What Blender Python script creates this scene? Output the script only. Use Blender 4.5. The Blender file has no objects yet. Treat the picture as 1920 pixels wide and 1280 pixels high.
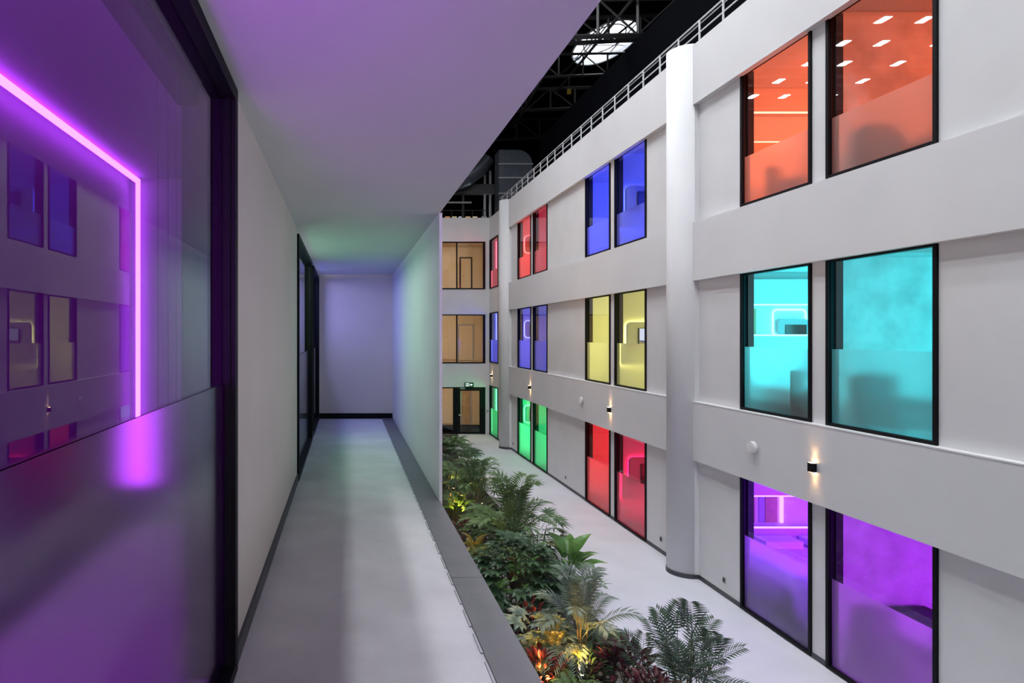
import bpy, math, random
from mathutils import Vector, Matrix
random.seed(7)
R = math.radians
S = bpy.context.scene
COL = S.collection
E = 5.2                      # eye height above the atrium floor; measured heights below are relative to the eye

# ------------------------------------------------------------------ camera, world, exposure, hall lamps' strength
cam_d = bpy.data.cameras.new('camera'); cam = bpy.data.objects.new('camera', cam_d); COL.objects.link(cam)
cam.location = (0, 0, E); cam.rotation_euler = (R(90), 0, 0)
cam_d.lens = 21.5625; cam_d.sensor_width = 36
cam_d.shift_x = 310/1920; cam_d.shift_y = -11/1920
cam_d.clip_start = 0.02; cam_d.clip_end = 200
S.camera = cam
S.view_settings.view_transform = 'Standard'
S.view_settings.look = 'None'
S.view_settings.gamma = 1
S.view_settings.exposure = 1.0
W = bpy.data.worlds.new('world'); S.world = W; W.use_nodes = True
W.node_tree.nodes['Background'].inputs[0].default_value = (0.86, 0.92, 1.0, 1)
W.node_tree.nodes['Background'].inputs[1].default_value = 2.2
S.cycles.max_bounces = 7; S.cycles.diffuse_bounces = 4; S.cycles.glossy_bounces = 3
S.cycles.transmission_bounces = 4; S.cycles.transparent_max_bounces = 12
S.cycles.sample_clamp_indirect = 4; S.cycles.sample_clamp_direct = 0
S.cycles.caustics_reflective = False; S.cycles.caustics_refractive = False
S.cycles.use_denoising = True
HALL = 36.5                  # radiance of the lamp panels above the atrium
ROOM = 0.42                  # overall factor of the coloured room lights

# ------------------------------------------------------------------ materials
def srgb(r, g, b):
    f = lambda c: (c/255/12.92) if c/255 <= 0.04045 else ((c/255+0.055)/1.055)**2.4
    return (f(r), f(g), f(b), 1)
def mat(name, col, rough=0.6, metal=0.0, noise=0.0, nscale=8, bump=0.0, bscale=60, spec=0.5, ramp=None):
    m = bpy.data.materials.new(name); m.use_nodes = True
    nt = m.node_tree; p = nt.nodes['Principled BSDF']
    p.inputs['Base Color'].default_value = col
    p.inputs['Roughness'].default_value = rough; p.inputs['Metallic'].default_value = metal
    p.inputs['Specular IOR Level'].default_value = spec
    if noise or bump:
        tc = nt.nodes.new('ShaderNodeTexCoord')
    if noise:
        n = nt.nodes.new('ShaderNodeTexNoise'); n.inputs['Scale'].default_value = nscale; n.inputs['Detail'].default_value = 6
        nt.links.new(tc.outputs['Object'], n.inputs['Vector'])
        cr = nt.nodes.new('ShaderNodeValToRGB')
        cr.color_ramp.elements[0].position = 0.32; cr.color_ramp.elements[1].position = 0.68
        lo = tuple(c*(1-noise) for c in col[:3])+(1,); hi = tuple(min(1, c*(1+noise)) for c in col[:3])+(1,)
        if ramp: lo, hi = ramp
        cr.color_ramp.elements[0].color = lo; cr.color_ramp.elements[1].color = hi
        nt.links.new(n.outputs['Fac'], cr.inputs['Fac']); nt.links.new(cr.outputs['Color'], p.inputs['Base Color'])
    if bump:
        n2 = nt.nodes.new('ShaderNodeTexNoise'); n2.inputs['Scale'].default_value = bscale; n2.inputs['Detail'].default_value = 4
        nt.links.new(tc.outputs['Object'], n2.inputs['Vector'])
        b = nt.nodes.new('ShaderNodeBump'); b.inputs['Strength'].default_value = bump; b.inputs['Distance'].default_value = 0.01
        nt.links.new(n2.outputs['Fac'], b.inputs['Height']); nt.links.new(b.outputs['Normal'], p.inputs['Normal'])
    return m
def emit(name, col, strength):
    m = bpy.data.materials.new(name); m.use_nodes = True
    nt = m.node_tree; nt.nodes.clear()
    e = nt.nodes.new('ShaderNodeEmission'); o = nt.nodes.new('ShaderNodeOutputMaterial')
    e.inputs[0].default_value = tuple(col[:3])+(1,); e.inputs[1].default_value = strength
    nt.links.new(e.outputs[0], o.inputs[0]); return m
def schlick(nt, f0, pwr=5.0):
    lw = nt.nodes.new('ShaderNodeLayerWeight'); lw.inputs['Blend'].default_value = 0.5
    pw = nt.nodes.new('ShaderNodeMath'); pw.operation = 'POWER'; pw.inputs[1].default_value = pwr
    nt.links.new(lw.outputs['Facing'], pw.inputs[0])
    ma = nt.nodes.new('ShaderNodeMath'); ma.operation = 'MULTIPLY_ADD'; ma.inputs[1].default_value = 1-f0; ma.inputs[2].default_value = f0
    nt.links.new(pw.outputs[0], ma.inputs[0]); return ma.outputs[0]
def glass_mat(name, f0=0.06, tint=(0.95, 0.97, 0.97), pwr=5.0):
    m = bpy.data.materials.new(name); m.use_nodes = True
    nt = m.node_tree; nt.nodes.clear(); o = nt.nodes.new('ShaderNodeOutputMaterial')
    t = nt.nodes.new('ShaderNodeBsdfTransparent'); t.inputs[0].default_value = tint+(1,)
    g = nt.nodes.new('ShaderNodeBsdfGlossy'); g.inputs['Roughness'].default_value = 0.0
    mx = nt.nodes.new('ShaderNodeMixShader')
    nt.links.new(schlick(nt, f0, pwr), mx.inputs[0]); nt.links.new(t.outputs[0], mx.inputs[1]); nt.links.new(g.outputs[0], mx.inputs[2])
    nt.links.new(mx.outputs[0], o.inputs[0]); return m
def frost_mat(name, rough=0.4, transl=0.35, grough=0.3, dif=0.16, f0=0.05, pwr=5.0):
    m = bpy.data.materials.new(name); m.use_nodes = True
    nt = m.node_tree; nt.nodes.clear(); o = nt.nodes.new('ShaderNodeOutputMaterial')
    r = nt.nodes.new('ShaderNodeBsdfRefraction'); r.inputs['Roughness'].default_value = rough; r.inputs['IOR'].default_value = 1.3
    r.inputs[0].default_value = (0.95, 0.95, 0.95, 1)
    t = nt.nodes.new('ShaderNodeBsdfTranslucent'); t.inputs[0].default_value = (0.9, 0.9, 0.9, 1)
    d = nt.nodes.new('ShaderNodeBsdfDiffuse'); d.inputs[0].default_value = (0.75, 0.77, 0.78, 1)
    g = nt.nodes.new('ShaderNodeBsdfGlossy'); g.inputs['Roughness'].default_value = grough
    m1 = nt.nodes.new('ShaderNodeMixShader'); m1.inputs[0].default_value = transl
    nt.links.new(r.outputs[0], m1.inputs[1]); nt.links.new(t.outputs[0], m1.inputs[2])
    m2 = nt.nodes.new('ShaderNodeMixShader'); m2.inputs[0].default_value = dif
    nt.links.new(m1.outputs[0], m2.inputs[1]); nt.links.new(d.outputs[0], m2.inputs[2])
    m3 = nt.nodes.new('ShaderNodeMixShader'); nt.links.new(schlick(nt, f0, pwr), m3.inputs[0])
    nt.links.new(m2.outputs[0], m3.inputs[1]); nt.links.new(g.outputs[0], m3.inputs[2])
    nt.links.new(m3.outputs[0], o.inputs[0]); return m
def film_back():
    m = bpy.data.materials.new('film_back'); m.use_nodes = True
    nt = m.node_tree; nt.nodes.clear(); o = nt.nodes.new('ShaderNodeOutputMaterial')
    r = nt.nodes.new('ShaderNodeBsdfRefraction'); r.inputs['Roughness'].default_value = 0.0; r.inputs['IOR'].default_value = 1.3
    nt.links.new(r.outputs[0], o.inputs[0]); return m
def leaf_mat(name, c1, c2, rough=0.45):
    m = mat(name, c1, rough, noise=0.3, nscale=6, ramp=(c1, c2))
    nt = m.node_tree; p = nt.nodes['Principled BSDF']; o = nt.nodes['Material Output']
    t = nt.nodes.new('ShaderNodeBsdfTranslucent'); mx = nt.nodes.new('ShaderNodeMixShader'); mx.inputs[0].default_value = 0.2
    src = p.inputs['Base Color'].links[0].from_socket
    nt.links.new(src, t.inputs[0]); nt.links.new(p.outputs[0], mx.inputs[1]); nt.links.new(t.outputs[0], mx.inputs[2])
    nt.links.new(mx.outputs[0], o.inputs[0]); return m

M = dict(
    plaster=mat('white_plaster', (0.70, 0.70, 0.71, 1), 0.75, noise=0.03, nscale=1.3, bump=0.06, bscale=90),
    band=mat('band_plaster', (0.70, 0.70, 0.715, 1), 0.75, noise=0.025, nscale=0.9, bump=0.06, bscale=120),
    warm=mat('balcony_plaster', (0.75, 0.665, 0.615, 1), 0.75, noise=0.03, nscale=1.6, bump=0.06, bscale=110),
    soffit=mat('soffit_paint', (0.66, 0.655, 0.66, 1), 0.8, noise=0.02, nscale=1.5),
    sill=mat('white_sill', (0.82, 0.82, 0.83, 1), 0.5),
    floor=mat('atrium_screed', (0.72, 0.725, 0.785, 1), 0.55, noise=0.05, nscale=0.9, bump=0.05, bscale=80),
    balc=mat('balcony_concrete', (0.66, 0.65, 0.67, 1), 0.7, noise=0.09, nscale=2.6, bump=0.3, bscale=160),
    coping=mat('grey_coping', (0.145, 0.14, 0.158, 1), 0.4, noise=0.08, nscale=7, bump=0.05, bscale=40),
    skirt=mat('dark_skirting', (0.055, 0.057, 0.068, 1), 0.5),
    frame=mat('black_frame', (0.006, 0.006, 0.008, 1), 0.55, spec=0.12),
    frame_br=mat('bronze_frame', (0.10, 0.09, 0.085, 1), 0.45),
    reveal=mat('dark_reveal', (0.035, 0.03, 0.035, 1), 0.6, spec=0.15),
    glass=glass_mat('clear_glass', 0.04),
    glass_near=glass_mat('near_glass', 0.03, pwr=6.0),
    frost=frost_mat('frosted_film', 0.40, 0.3, 0.3, 0.07),
    film_back=film_back(), film_open=glass_mat('film_backing', 0.0, (1.0, 1.0, 1.0)),
    frost_near=frost_mat('near_frosted_film', 0.15, 0.04, 0.13, 0.0, 0.03, 8.0),
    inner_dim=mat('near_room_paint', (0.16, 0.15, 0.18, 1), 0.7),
    inner=mat('room_plaster', (0.68, 0.68, 0.68, 1), 0.7),
    innerfl=mat('room_carpet', (0.42, 0.41, 0.42, 1), 0.9, noise=0.2, nscale=30),
    wood=mat('wood_veneer', (0.45, 0.27, 0.14, 1), 0.5, noise=0.15, nscale=5),
    cream=mat('cream_corridor_wall', (0.62, 0.49, 0.34, 1), 0.7, noise=0.03, nscale=3),
    creamfl=mat('corridor_floor', (0.38, 0.27, 0.17, 1), 0.4, noise=0.3, nscale=9),
    dark=mat('black_hall_paint', (0.003, 0.003, 0.004, 1), 0.9, spec=0.1),
    darkblue=mat('black_metal_cladding', (0.0015, 0.0017, 0.003, 1), 0.9, spec=0.03),
    truss=mat('dark_truss_steel', (0.03, 0.03, 0.032, 1), 0.5),
    duct=mat('galvanised_duct', (0.12, 0.135, 0.165, 1), 0.4, metal=0.7, noise=0.1, nscale=4),
    steel=mat('grey_steel', (0.42, 0.43, 0.45, 1), 0.4, metal=0.3),
    rail=mat('pale_rail_paint', (0.62, 0.63, 0.65, 1), 0.4),
    tv=mat('black_screen', (0.004, 0.004, 0.006, 1), 0.15),
    fabric=mat('dark_fabric', (0.05, 0.05, 0.06, 1), 0.9, bump=0.2),
    linen=mat('white_linen', (0.75, 0.75, 0.76, 1), 0.85, bump=0.3, bscale=20),
    chrome=mat('chrome', (0.7, 0.7, 0.7, 1), 0.2, metal=1),
    white=mat('white_plastic', (0.78, 0.78, 0.78, 1), 0.4),
    greyp=mat('grey_plastic', (0.33, 0.33, 0.35, 1), 0.5),
    soil=mat('dark_soil', (0.035, 0.028, 0.022, 1), 0.95, noise=0.5, nscale=14, bump=0.6, bscale=30),
    stone=mat('white_pebble', (0.70, 0.69, 0.66, 1), 0.6, noise=0.1, nscale=20),
    kerb=mat('kerb', (0.55, 0.56, 0.60, 1), 0.6),
    stem=mat('plant_stem', (0.13, 0.12, 0.05, 1), 0.6, noise=0.3, nscale=12),
    cane=mat('palm_cane', (0.30, 0.20, 0.08, 1), 0.6, noise=0.3, nscale=14),
    l_dark=leaf_mat('dark_green_leaf', (0.032, 0.075, 0.038, 1), (0.085, 0.16, 0.08, 1), 0.33),
    l_palm=leaf_mat('palm_leaf', (0.045, 0.085, 0.055, 1), (0.12, 0.18, 0.12, 1), 0.35),
    l_grey=leaf_mat('grey_green_leaf', (0.13, 0.18, 0.14, 1), (0.26, 0.33, 0.26, 1)),
    l_mid=leaf_mat('mid_green_leaf', (0.065, 0.135, 0.045, 1), (0.17, 0.27, 0.10, 1)),
    l_bright=leaf_mat('bright_green_leaf', (0.06, 0.17, 0.03, 1), (0.18, 0.34, 0.09, 1), 0.33),
    l_red=leaf_mat('red_leaf', (0.20, 0.018, 0.02, 1), (0.36, 0.07, 0.045, 1)),
    l_wine=leaf_mat('wine_leaf', (0.08, 0.012, 0.025, 1), (0.24, 0.06, 0.075, 1)),
    l_yellow=leaf_mat('yellow_leaf', (0.40, 0.30, 0.04, 1), (0.55, 0.45, 0.10, 1)),
)

# ------------------------------------------------------------------ mesh helpers
class MB:
    def __init__(s): s.v = []; s.f = []
    def box(s, x0, x1, y0, y1, z0, z1):
        b = len(s.v)
        s.v += [(x, y, z) for z in (z0, z1) for y in (y0, y1) for x in (x0, x1)]
        s.f += [tuple(b+i for i in q) for q in ((0,2,3,1),(4,5,7,6),(0,1,5,4),(2,6,7,3),(0,4,6,2),(1,3,7,5))]; return s
    def quad(s, a, b_, c, d):
        b = len(s.v); s.v += [a, b_, c, d]; s.f.append((b, b+1, b+2, b+3)); return s
    def bar(s, p, q, r, n=6, r2=None):
        p, q = Vector(p), Vector(q); d = (q-p)
        if d.length < 1e-6: return s
        d.normalize(); a = d.orthogonal().normalized(); c = d.cross(a); r2 = r if r2 is None else r2; b = len(s.v)
        for P, rr in ((p, r), (q, r2)):
            for i in range(n):
                t = 2*math.pi*(i+0.5)/n; s.v.append(tuple(P+a*math.cos(t)*rr+c*math.sin(t)*rr))
        for i in range(n):
            j = (i+1) % n; s.f.append((b+i, b+j, b+n+j, b+n+i))
        s.f.append(tuple(b+i for i in reversed(range(n)))); s.f.append(tuple(b+n+i for i in range(n))); return s
    def tube(s, pts, r, n=6, taper=1.0):
        k = len(pts)
        rings = []
        for i, P in enumerate(pts):
            P = Vector(P); d = Vector(pts[min(i+1, k-1)])-Vector(pts[max(i-1, 0)]); d.normalize()
            up = Vector((0, 0, 1)) if abs(d.z) < 0.9 else Vector((0, 1, 0))
            a = d.cross(up).normalized(); c = a.cross(d); rr = r*(1+(taper-1)*i/(k-1)); b = len(s.v); rings.append(b)
            for j in range(n):
                t = 2*math.pi*j/n; s.v.append(tuple(P+a*math.cos(t)*rr+c*math.sin(t)*rr))
        for i in range(k-1):
            for j in range(n):
                m = (j+1) % n; s.f.append((rings[i]+j, rings[i]+m, rings[i+1]+m, rings[i+1]+j))
        s.f.append(tuple(rings[0]+j for j in reversed(range(n)))); s.f.append(tuple(rings[-1]+j for j in range(n))); return s
    def prism(s, pts, ax, a, b_):
        n = len(pts); b = len(s.v)
        def mk(p, t): return {'x': (t, p[0], p[1]), 'y': (p[0], t, p[1]), 'z': (p[0], p[1], t)}[ax]
        s.v += [mk(p, a) for p in pts]+[mk(p, b_) for p in pts]
        for i in range(n):
            j = (i+1) % n; s.f.append((b+i, b+j, b+n+j, b+n+i))
        s.f.append(tuple(b+i for i in reversed(range(n)))); s.f.append(tuple(b+n+i for i in range(n))); return s
    def build(s, name, m, parent=None, smooth=False, loc=None):
        me = bpy.data.meshes.new(name); off = Vector(loc) if loc is not None else Vector((0, 0, 0))
        me.from_pydata([tuple(Vector(v)-off) for v in s.v], [], s.f)
        me.materials.append(m); me.validate(); me.update()
        if smooth:
            for p in me.polygons: p.use_smooth = True
        o = bpy.data.objects.new(name, me); COL.objects.link(o)
        if loc is not None: o.location = loc
        if parent: o.parent = parent
        return o
def recalc(o):
    import bmesh
    bm = bmesh.new(); bm.from_mesh(o.data); bmesh.ops.recalc_face_normals(bm, faces=bm.faces); bm.to_mesh(o.data); bm.free(); return o
def empty(name, loc=(0, 0, 0), rz=0):
    o = bpy.data.objects.new(name, None); COL.objects.link(o); o.location = loc; o.rotation_euler.z = rz; o.empty_display_size = 0.1; return o
def tag(o, label=None, cat=None, group=None, kind=None):
    if label: o['label'] = label
    if cat: o['category'] = cat
    if group: o['group'] = group
    if kind: o['kind'] = kind
    return o
def struct(o, label=None): return tag(o, label, None, None, 'structure')
def link_copy(src, parent, loc, rot=None, scale=None):
    c = src.copy(); COL.objects.link(c); c.parent = parent; c.location = loc
    if rot is not None: c.rotation_euler = rot
    if scale is not None: c.scale = (scale,)*3 if not hasattr(scale, '__len__') else scale
    return c
def area(name, loc, direction, sx, sy, col, power, parent=None):
    l = bpy.data.lights.new(name, 'AREA'); l.shape = 'RECTANGLE'; l.size = sx; l.size_y = sy; l.color = col[:3]; l.energy = power
    o = bpy.data.objects.new(name, l); COL.objects.link(o); o.location = loc
    o.rotation_euler = Vector(direction).to_track_quat('-Z', 'Y').to_euler()
    if parent: o.parent = parent
    return o

# ================================================================== SETTING
XW, XB = 7.53, 7.40
Z = lambda r: r+E
fl = MB().box(0.0, 9.0, -8, 36.0, -0.2, 0.0).build('floor', M['floor']); struct(fl, 'pale grey screed floor of the atrium')

# right facade -------------------------------------------------------
ROWS = [(2.45, 5.01), (-1.40, 1.20), (-5.18, -2.60)]       # window bottom and top, relative to the eye
FROST = [3.38, -0.21, -3.78]
WINY = [(0.20, 2.02), (2.30, 4.12), (7.80, 9.61), (9.92, 11.70), (15.39, 17.20), (17.49, 19.31), (22.98, 24.74), (25.02, 26.96), (30.45, 32.25)]
YEND = 32.4
mb = MB(); T = 0.16
zb = [-E, ROWS[2][0], ROWS[2][1], ROWS[1][0], ROWS[1][1], ROWS[0][0], ROWS[0][1], 6.19]
for i in (0, 2, 4, 6):
    if zb[i+1]-zb[i] > 0.001: mb.box(XW, XW+T, -3, YEND, Z(zb[i]), Z(zb[i+1]))
edges = [-3]
for a, b in WINY: edges += [a, b]
edges.append(YEND)
for z0, z1 in ROWS:
    for i in range(0, len(edges), 2):
        mb.box(XW, XW+T, edges[i], edges[i+1], Z(z0), Z(z1))
wr = mb.build('wall_right', M['plaster']); struct(wr, 'white plastered facade of the atrium')
COLS = [-1.5, 13.48, 28.40]; CR = 0.37
BAYS = [(-1.5+0.2, 13.48-0.2), (13.48+0.2, 28.40-0.2)]
for y0, y1 in BAYS:
    for za, zc in ((4.93, 6.19), (1.175, 2.415), (-2.66, -1.42)):
        MB().box(XB, XW-0.002, y0, y1, Z(za), Z(zc)).build('spandrel_band', M['band'], wr)
    MB().box(XB-0.006, XW-0.002, y0, y1, Z(-1.42), Z(-1.402)).build('window_sill', M['sill'], wr)
for y0, y1 in BAYS:      # parapet cap
    MB().box(XB, 8.6, y0-0.3, y1+0.3, Z(6.19)+0.001, Z(6.20)).build('parapet_cap', M['band'], wr)
def column(yc):
    n = 40; pts = []
    cx = 7.44; r = CR
    for i in range(n+1):
        t = R(90)+R(180)*i/n
        pts.append((cx+r*math.cos(t), yc+r*math.sin(t)))
    pts.append((7.70, yc-r)); pts.append((7.70, yc+r))
    o = recalc(MB().prism(pts, 'z', 0.0, Z(6.24)).build('column', M['band']))
    for p in o.data.polygons: p.use_smooth = abs(p.normal.z) < 0.5 and abs(p.normal.x) > 0.03
    b = MB()
    for i in range(n):
        t0 = R(90)+R(180)*i/n; t1 = R(90)+R(180)*(i+1)/n
        q = [(cx+k*math.cos(t), yc+k*math.sin(t)) for k, t in ((r, t0), (r+0.012, t0), (r+0.012, t1), (r, t1))]
        b.prism(q, 'z', 0.0, 0.09)
    b.box(cx, XW, yc-r-0.012, yc-r, 0.0, 0.09)
    recalc(b.build('skirting', M['skirt'], o))
    return o
for i, yc in enumerate(COLS):
    struct(column(yc), ['half-round white column beside the camera', 'half-round white column between the orange and blue windows', 'half-round white column nearest the glazed end wall'][i])
# skirting along the right wall
k = 0
for a, b in [(-1.1, 0.2), (2.02, 2.30), (4.12, 7.80), (9.61, 9.92), (11.70, 13.11), (13.85, 15.39), (17.20, 17.49), (19.31, 22.98), (24.74, 25.02), (26.96, 28.03), (28.77, 30.45), (32.25, 32.4)]:
    o = MB().box(XW-0.014, XW, a, b, 0, 0.09)
    if k == 0: root = struct(o.build('baseboard_right', M['skirt']), 'dark grey skirting along the facade')
    else: o.build('skirting', M['skirt'], root)
    k += 1

# windows in a wall of constant X ------------------------------------
wn = [0]
def window(xf, sg, y0, y1, z0, z1, zf, label, fm='frame', gm='glass', fr='frost', fw=0.055, proud=0.03, group=None):
    """xf: wall face, sg +1 when the room lies towards +X"""
    wn[0] += 1
    t = empty('window_%d' % wn[0], (xf, y0, Z(z0)))
    L = Vector(t.location)
    def bx(name, m, a0, a1, b0, b1, c0, c1):
        xs = sorted((xf+sg*a0, xf+sg*a1))
        o = MB().box(xs[0], xs[1], b0, b1, Z(c0), Z(c1))
        o.v = [tuple(Vector(v)-L) for v in o.v]
        return o.build(name, m, t)
    F = M[fm]
    bx('frame_stile', F, -proud, 0.075, y0, y0+fw, z0, z1); bx('frame_stile', F, -proud, 0.075, y1-fw, y1, z0, z1)
    bx('frame_rail', F, -proud, 0.075, y0+fw, y1-fw, z1-fw, z1); bx('frame_rail', F, -proud, 0.075, y0+fw, y1-fw, z0, z0+fw*0.8)
    bx('glazing_bead', F, 0.0, 0.02, y1-fw-0.012, y1-fw, z0+fw*0.8, z1-fw)
    bx('side_reveal', M['reveal'], 0.078, 0.19, y1-0.075, y1-0.002, z0, z1-0.001)
    bx('glass_pane', M[gm], 0.030, 0.036, y0+fw, y1-fw, z0+fw*0.8, z1-fw)
    a = xf+sg*0.022; a2 = xf+sg*0.027
    ya, yb_, za, zb_ = y0+fw+0.004, y1-fw-0.004, Z(z0)+fw*0.8+0.004, Z(zf)
    q = MB().box(min(a, a2), max(a, a2), ya, yb_, za, zb_); q.v = [tuple(Vector(v)-L) for v in q.v]
    fo = q.build('frosted_film', M[fr], t); fo.data.materials.append(M['film_back' if fr == 'frost_near' else 'film_open'])
    for p in fo.data.polygons: p.material_index = 0 if p.normal.x*sg < -0.5 else 1
    struct(t, label)
    return t

HUE = dict(violet=(0.46, 0.012, 0.9), orange=(1.0, 0.13, 0.035), blue=(0.05, 0.07, 1.0), red=(1.0, 0.02, 0.06), cyan=(0.05, 0.80, 0.90), yellow=(0.95, 0.85, 0.22),
           indigo=(0.10, 0.09, 1.0), purple=(0.26, 0.02, 1.0), magenta=(0.44, 0.03, 0.95), green=(0.03, 0.95, 0.26), rose=(1.0, 0.01, 0.09), scarlet=(1.0, 0.03, 0.04))
LED = {}; LEDB = {}
def led_mat(h):
    if h not in LED:
        c = HUE[h]; c2 = tuple(min(1, 0.12+0.85*x) for x in c)
        LED[h] = emit('led_'+h, c2, 2.6)
    return LED[h]

def room(xa, xb, ya, yb, z0, z1, hue, power, label, lightpos=None, lightdir=None, size=(2.4, 2.0), wallm='inner'):
    """shell round a lit room; the wall at xa carries the windows"""
    t = empty('guest_room', (min(xa, xb), ya, Z(z0))); L = Vector(t.location); w = 0.04
    X0, X1 = min(xa, xb), max(xa, xb)
    def bx(name, m, *a):
        o = MB().box(*a); o.v = [tuple(Vector(v)-L) for v in o.v]; return o.build(name, M[m], t)
    bx('party_wall', wallm, X0, X1, yb, yb+w, Z(z0), Z(z1))
    bx('party_wall', wallm, X0, X1, ya-w, ya, Z(z0), Z(z1))
    if xb > xa: bx('back_wall', wallm, X1, X1+w, ya-w, yb+w, Z(z0), Z(z1))
    else: bx('back_wall', wallm, X0-w, X0, ya-w, yb+w, Z(z0), Z(z1))
    bx('room_ceiling', wallm, X0-w, X1+w, ya-w, yb+w, Z(z1), Z(z1)+w)
    bx('room_floor', 'innerfl', X0-w, X1+w, ya-w, yb+w, Z(z0)-w, Z(z0))
    struct(t, label)
    lp = lightpos or (X1-1.35, ya+0.5, Z((z0+z1)/2+0.1)); ld = lightdir or (-0.3, 1, -0.08)
    if power: area('room_light', lp, ld, size[0], size[1], HUE[hue], power*ROOM)
    return t

ROWN = ['top', 'middle', 'ground']
PAIRS = [('orange', 'orange'), ('cyan', 'cyan'), ('purple', 'magenta')]
# per window: (hue per row, light power per row, party wall beyond)
SPEC = {   # index in WINY: ya, yb of the room, hues
    2: (5.0, 9.74, ['orange', 'cyan', 'magenta']),
    3: (9.80, 13.05, ['orange', 'cyan', 'purple']),
    4: (13.2, 17.30, ['blue', 'yellow', 'rose']),
    5: (17.38, 20.6, ['blue', 'yellow', 'scarlet']),
    6: (20.7, 24.84, ['rose', 'indigo', 'green']),
    7: (24.92, 27.6, ['scarlet', 'indigo', 'green']),
    8: (28.9, 32.36, ['rose', 'blue', 'green']),
}
POW = {'orange': 150, 'cyan': 185, 'magenta': 185, 'purple': 250, 'blue': 200, 'yellow': 120, 'rose': 120, 'scarlet': 130, 'indigo': 110, 'green': 190}
WHERE = {2: 'nearest the camera, wide', 3: 'second from the camera', 4: 'just beyond the near column', 5: 'second beyond the near column',
         6: 'third beyond the near column', 7: 'just before the far column', 8: 'beyond the far column in the corner'}
for i, (ya, yb, hues) in SPEC.items():
    a, b = WINY[i]
    for r in range(3):
        z0, z1 = ROWS[r]
        window(XW, 1, a, b, z0, z1, FROST[r], '%s lit %s row window %s' % (hues[r], ROWN[r], WHERE[i]))
        room(XW+T+0.002, 11.2, ya, yb, z0-0.02 if r == 2 else z0-0.15, z1+0.12, hues[r], POW[hues[r]]*(0.6 if i == 8 else 1),
             '%s lit room behind the %s row window %s' % (hues[r], ROWN[r], WHERE[i]))
for i in (0, 1):
    for r in range(3):
        z0, z1 = ROWS[r]
        window(XW, 1, *WINY[i], z0, z1, FROST[r], 'unlit %s row window beside the camera, %s' % (ROWN[r], ['first', 'second'][i]))

# ------------------------------------------------------------------ left building and balcony
XL, XR = -0.463, 0.757
ZF, ZC = -1.36, 1.00
YB = 10.05
LW = [(0.12, 2.50), (5.72, 7.98), (8.28, 9.92)]
m = MB()
m.box(XL-0.16, XL, -3, LW[0][0], Z(ZF), Z(ZC)); m.box(XL-0.16, XL, LW[0][1], LW[1][0], Z(ZF), Z(ZC))
m.box(XL-0.16, XL, LW[1][1], LW[2][0], Z(ZF), Z(ZC)); m.box(XL-0.16, XL, LW[2][1], YB, Z(ZF), Z(ZC))
wl = struct(m.build('wall_left', M['warm']), 'warm grey balcony wall between the purple and green windows')
struct(MB().box(-12, XR+0.02, YB, YEND, 0, Z(6.19)).build('wall_end', M['warm']), 'grey wall closing the end of the balcony')
struct(MB().box(-5, XR, -3.1, -3.0, 0, Z(6.19)).build('wall_back', M['warm']))
struct(MB().box(XL-0.16, XR+0.002, -3, YB, Z(ZC), Z(6.19)).build('ceiling', M['soffit']), 'plain balcony soffit tinted by the window light')
struct(MB().box(XR-0.002, XR+0.022, 5.0, YB+0.02, Z(ZF)-0.25, Z(ZC)).build('wall_right_balcony', M['plaster']), 'white screen wall on the outer edge of the balcony end')
sl = struct(MB().box(XL-0.16, XR-0.01, -3, YB, Z(ZF)-0.3, Z(ZF)).build('floor_balcony', M['balc']), 'stained grey concrete balcony floor')
MB().box(-5, XR-0.012, -3, YB, 0.0, Z(ZF)-0.302).build('storey_below', M['plaster'], sl)
struct(MB().box(-12, XL-0.17, -3, YB, Z(1.30), Z(6.19)).build('wall_upper', M['plaster']))
cp = empty('trim_1'); struct(cp, 'dark grey coping slabs along the open balcony edge')
y = -2.9; 
while y < YB-0.05:
    y1 = min(y+1.58, YB-0.02)
    MB().box(0.585, XR-(0.004 if y1 > 5 else -0.004), y+0.002, y1-0.002, Z(ZF)+0.0005, Z(ZF)+0.012).build('coping_slab', M['coping'], cp)
    y = y1
cl = empty('trim_2'); struct(cl, 'thin steel joint strip between balcony floor and coping')
y = -2.9
while y < YB-0.2:
    MB().box(0.573, 0.583, y, y+0.17, Z(ZF)+0.0005, Z(ZF)+0.007).build('joint_clip', M['steel'], cl); y += 0.24
bl = MB().box(XL, XL+0.014, 2.50, 5.72, Z(ZF), Z(ZF)+0.075).build('baseboard_left', M['skirt']); struct(bl)
MB().box(XL, XL+0.014, 7.98, 8.28, Z(ZF), Z(ZF)+0.075).build('skirting', M['skirt'], bl)
struct(MB().box(XL, XR-0.01, YB-0.015, YB, Z(ZF)+0.002, Z(ZF)+0.09).build('baseboard_end', M['frame']))
window(XL, -1, *LW[0], ZF+0.002, ZC-0.002, -0.19, 'large purple lit window at the left edge, nearest the camera', gm='glass_near', fr='frost_near', proud=0.02)
window(XL, -1, *LW[1], ZF+0.002, ZC-0.05, -0.19, 'green lit balcony window on the left wall', proud=0.02, fr='frost_near')
window(XL, -1, *LW[2], ZF+0.002, ZC-0.05, -0.19, 'blue lit balcony window at the end of the left wall', proud=0.02, fr='frost_near')
XI = XL-0.162
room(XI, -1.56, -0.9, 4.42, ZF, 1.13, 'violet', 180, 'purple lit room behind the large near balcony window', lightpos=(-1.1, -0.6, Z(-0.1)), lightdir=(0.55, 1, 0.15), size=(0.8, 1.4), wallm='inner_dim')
room(XI, -3.2, 4.55, 8.10, ZF, 1.13, 'green', 10, 'green lit room behind the balcony window', lightpos=(-0.80, 6.85, Z(0.88)), lightdir=(0.35, 0.0, -1), size=(1.7, 0.2))
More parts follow.
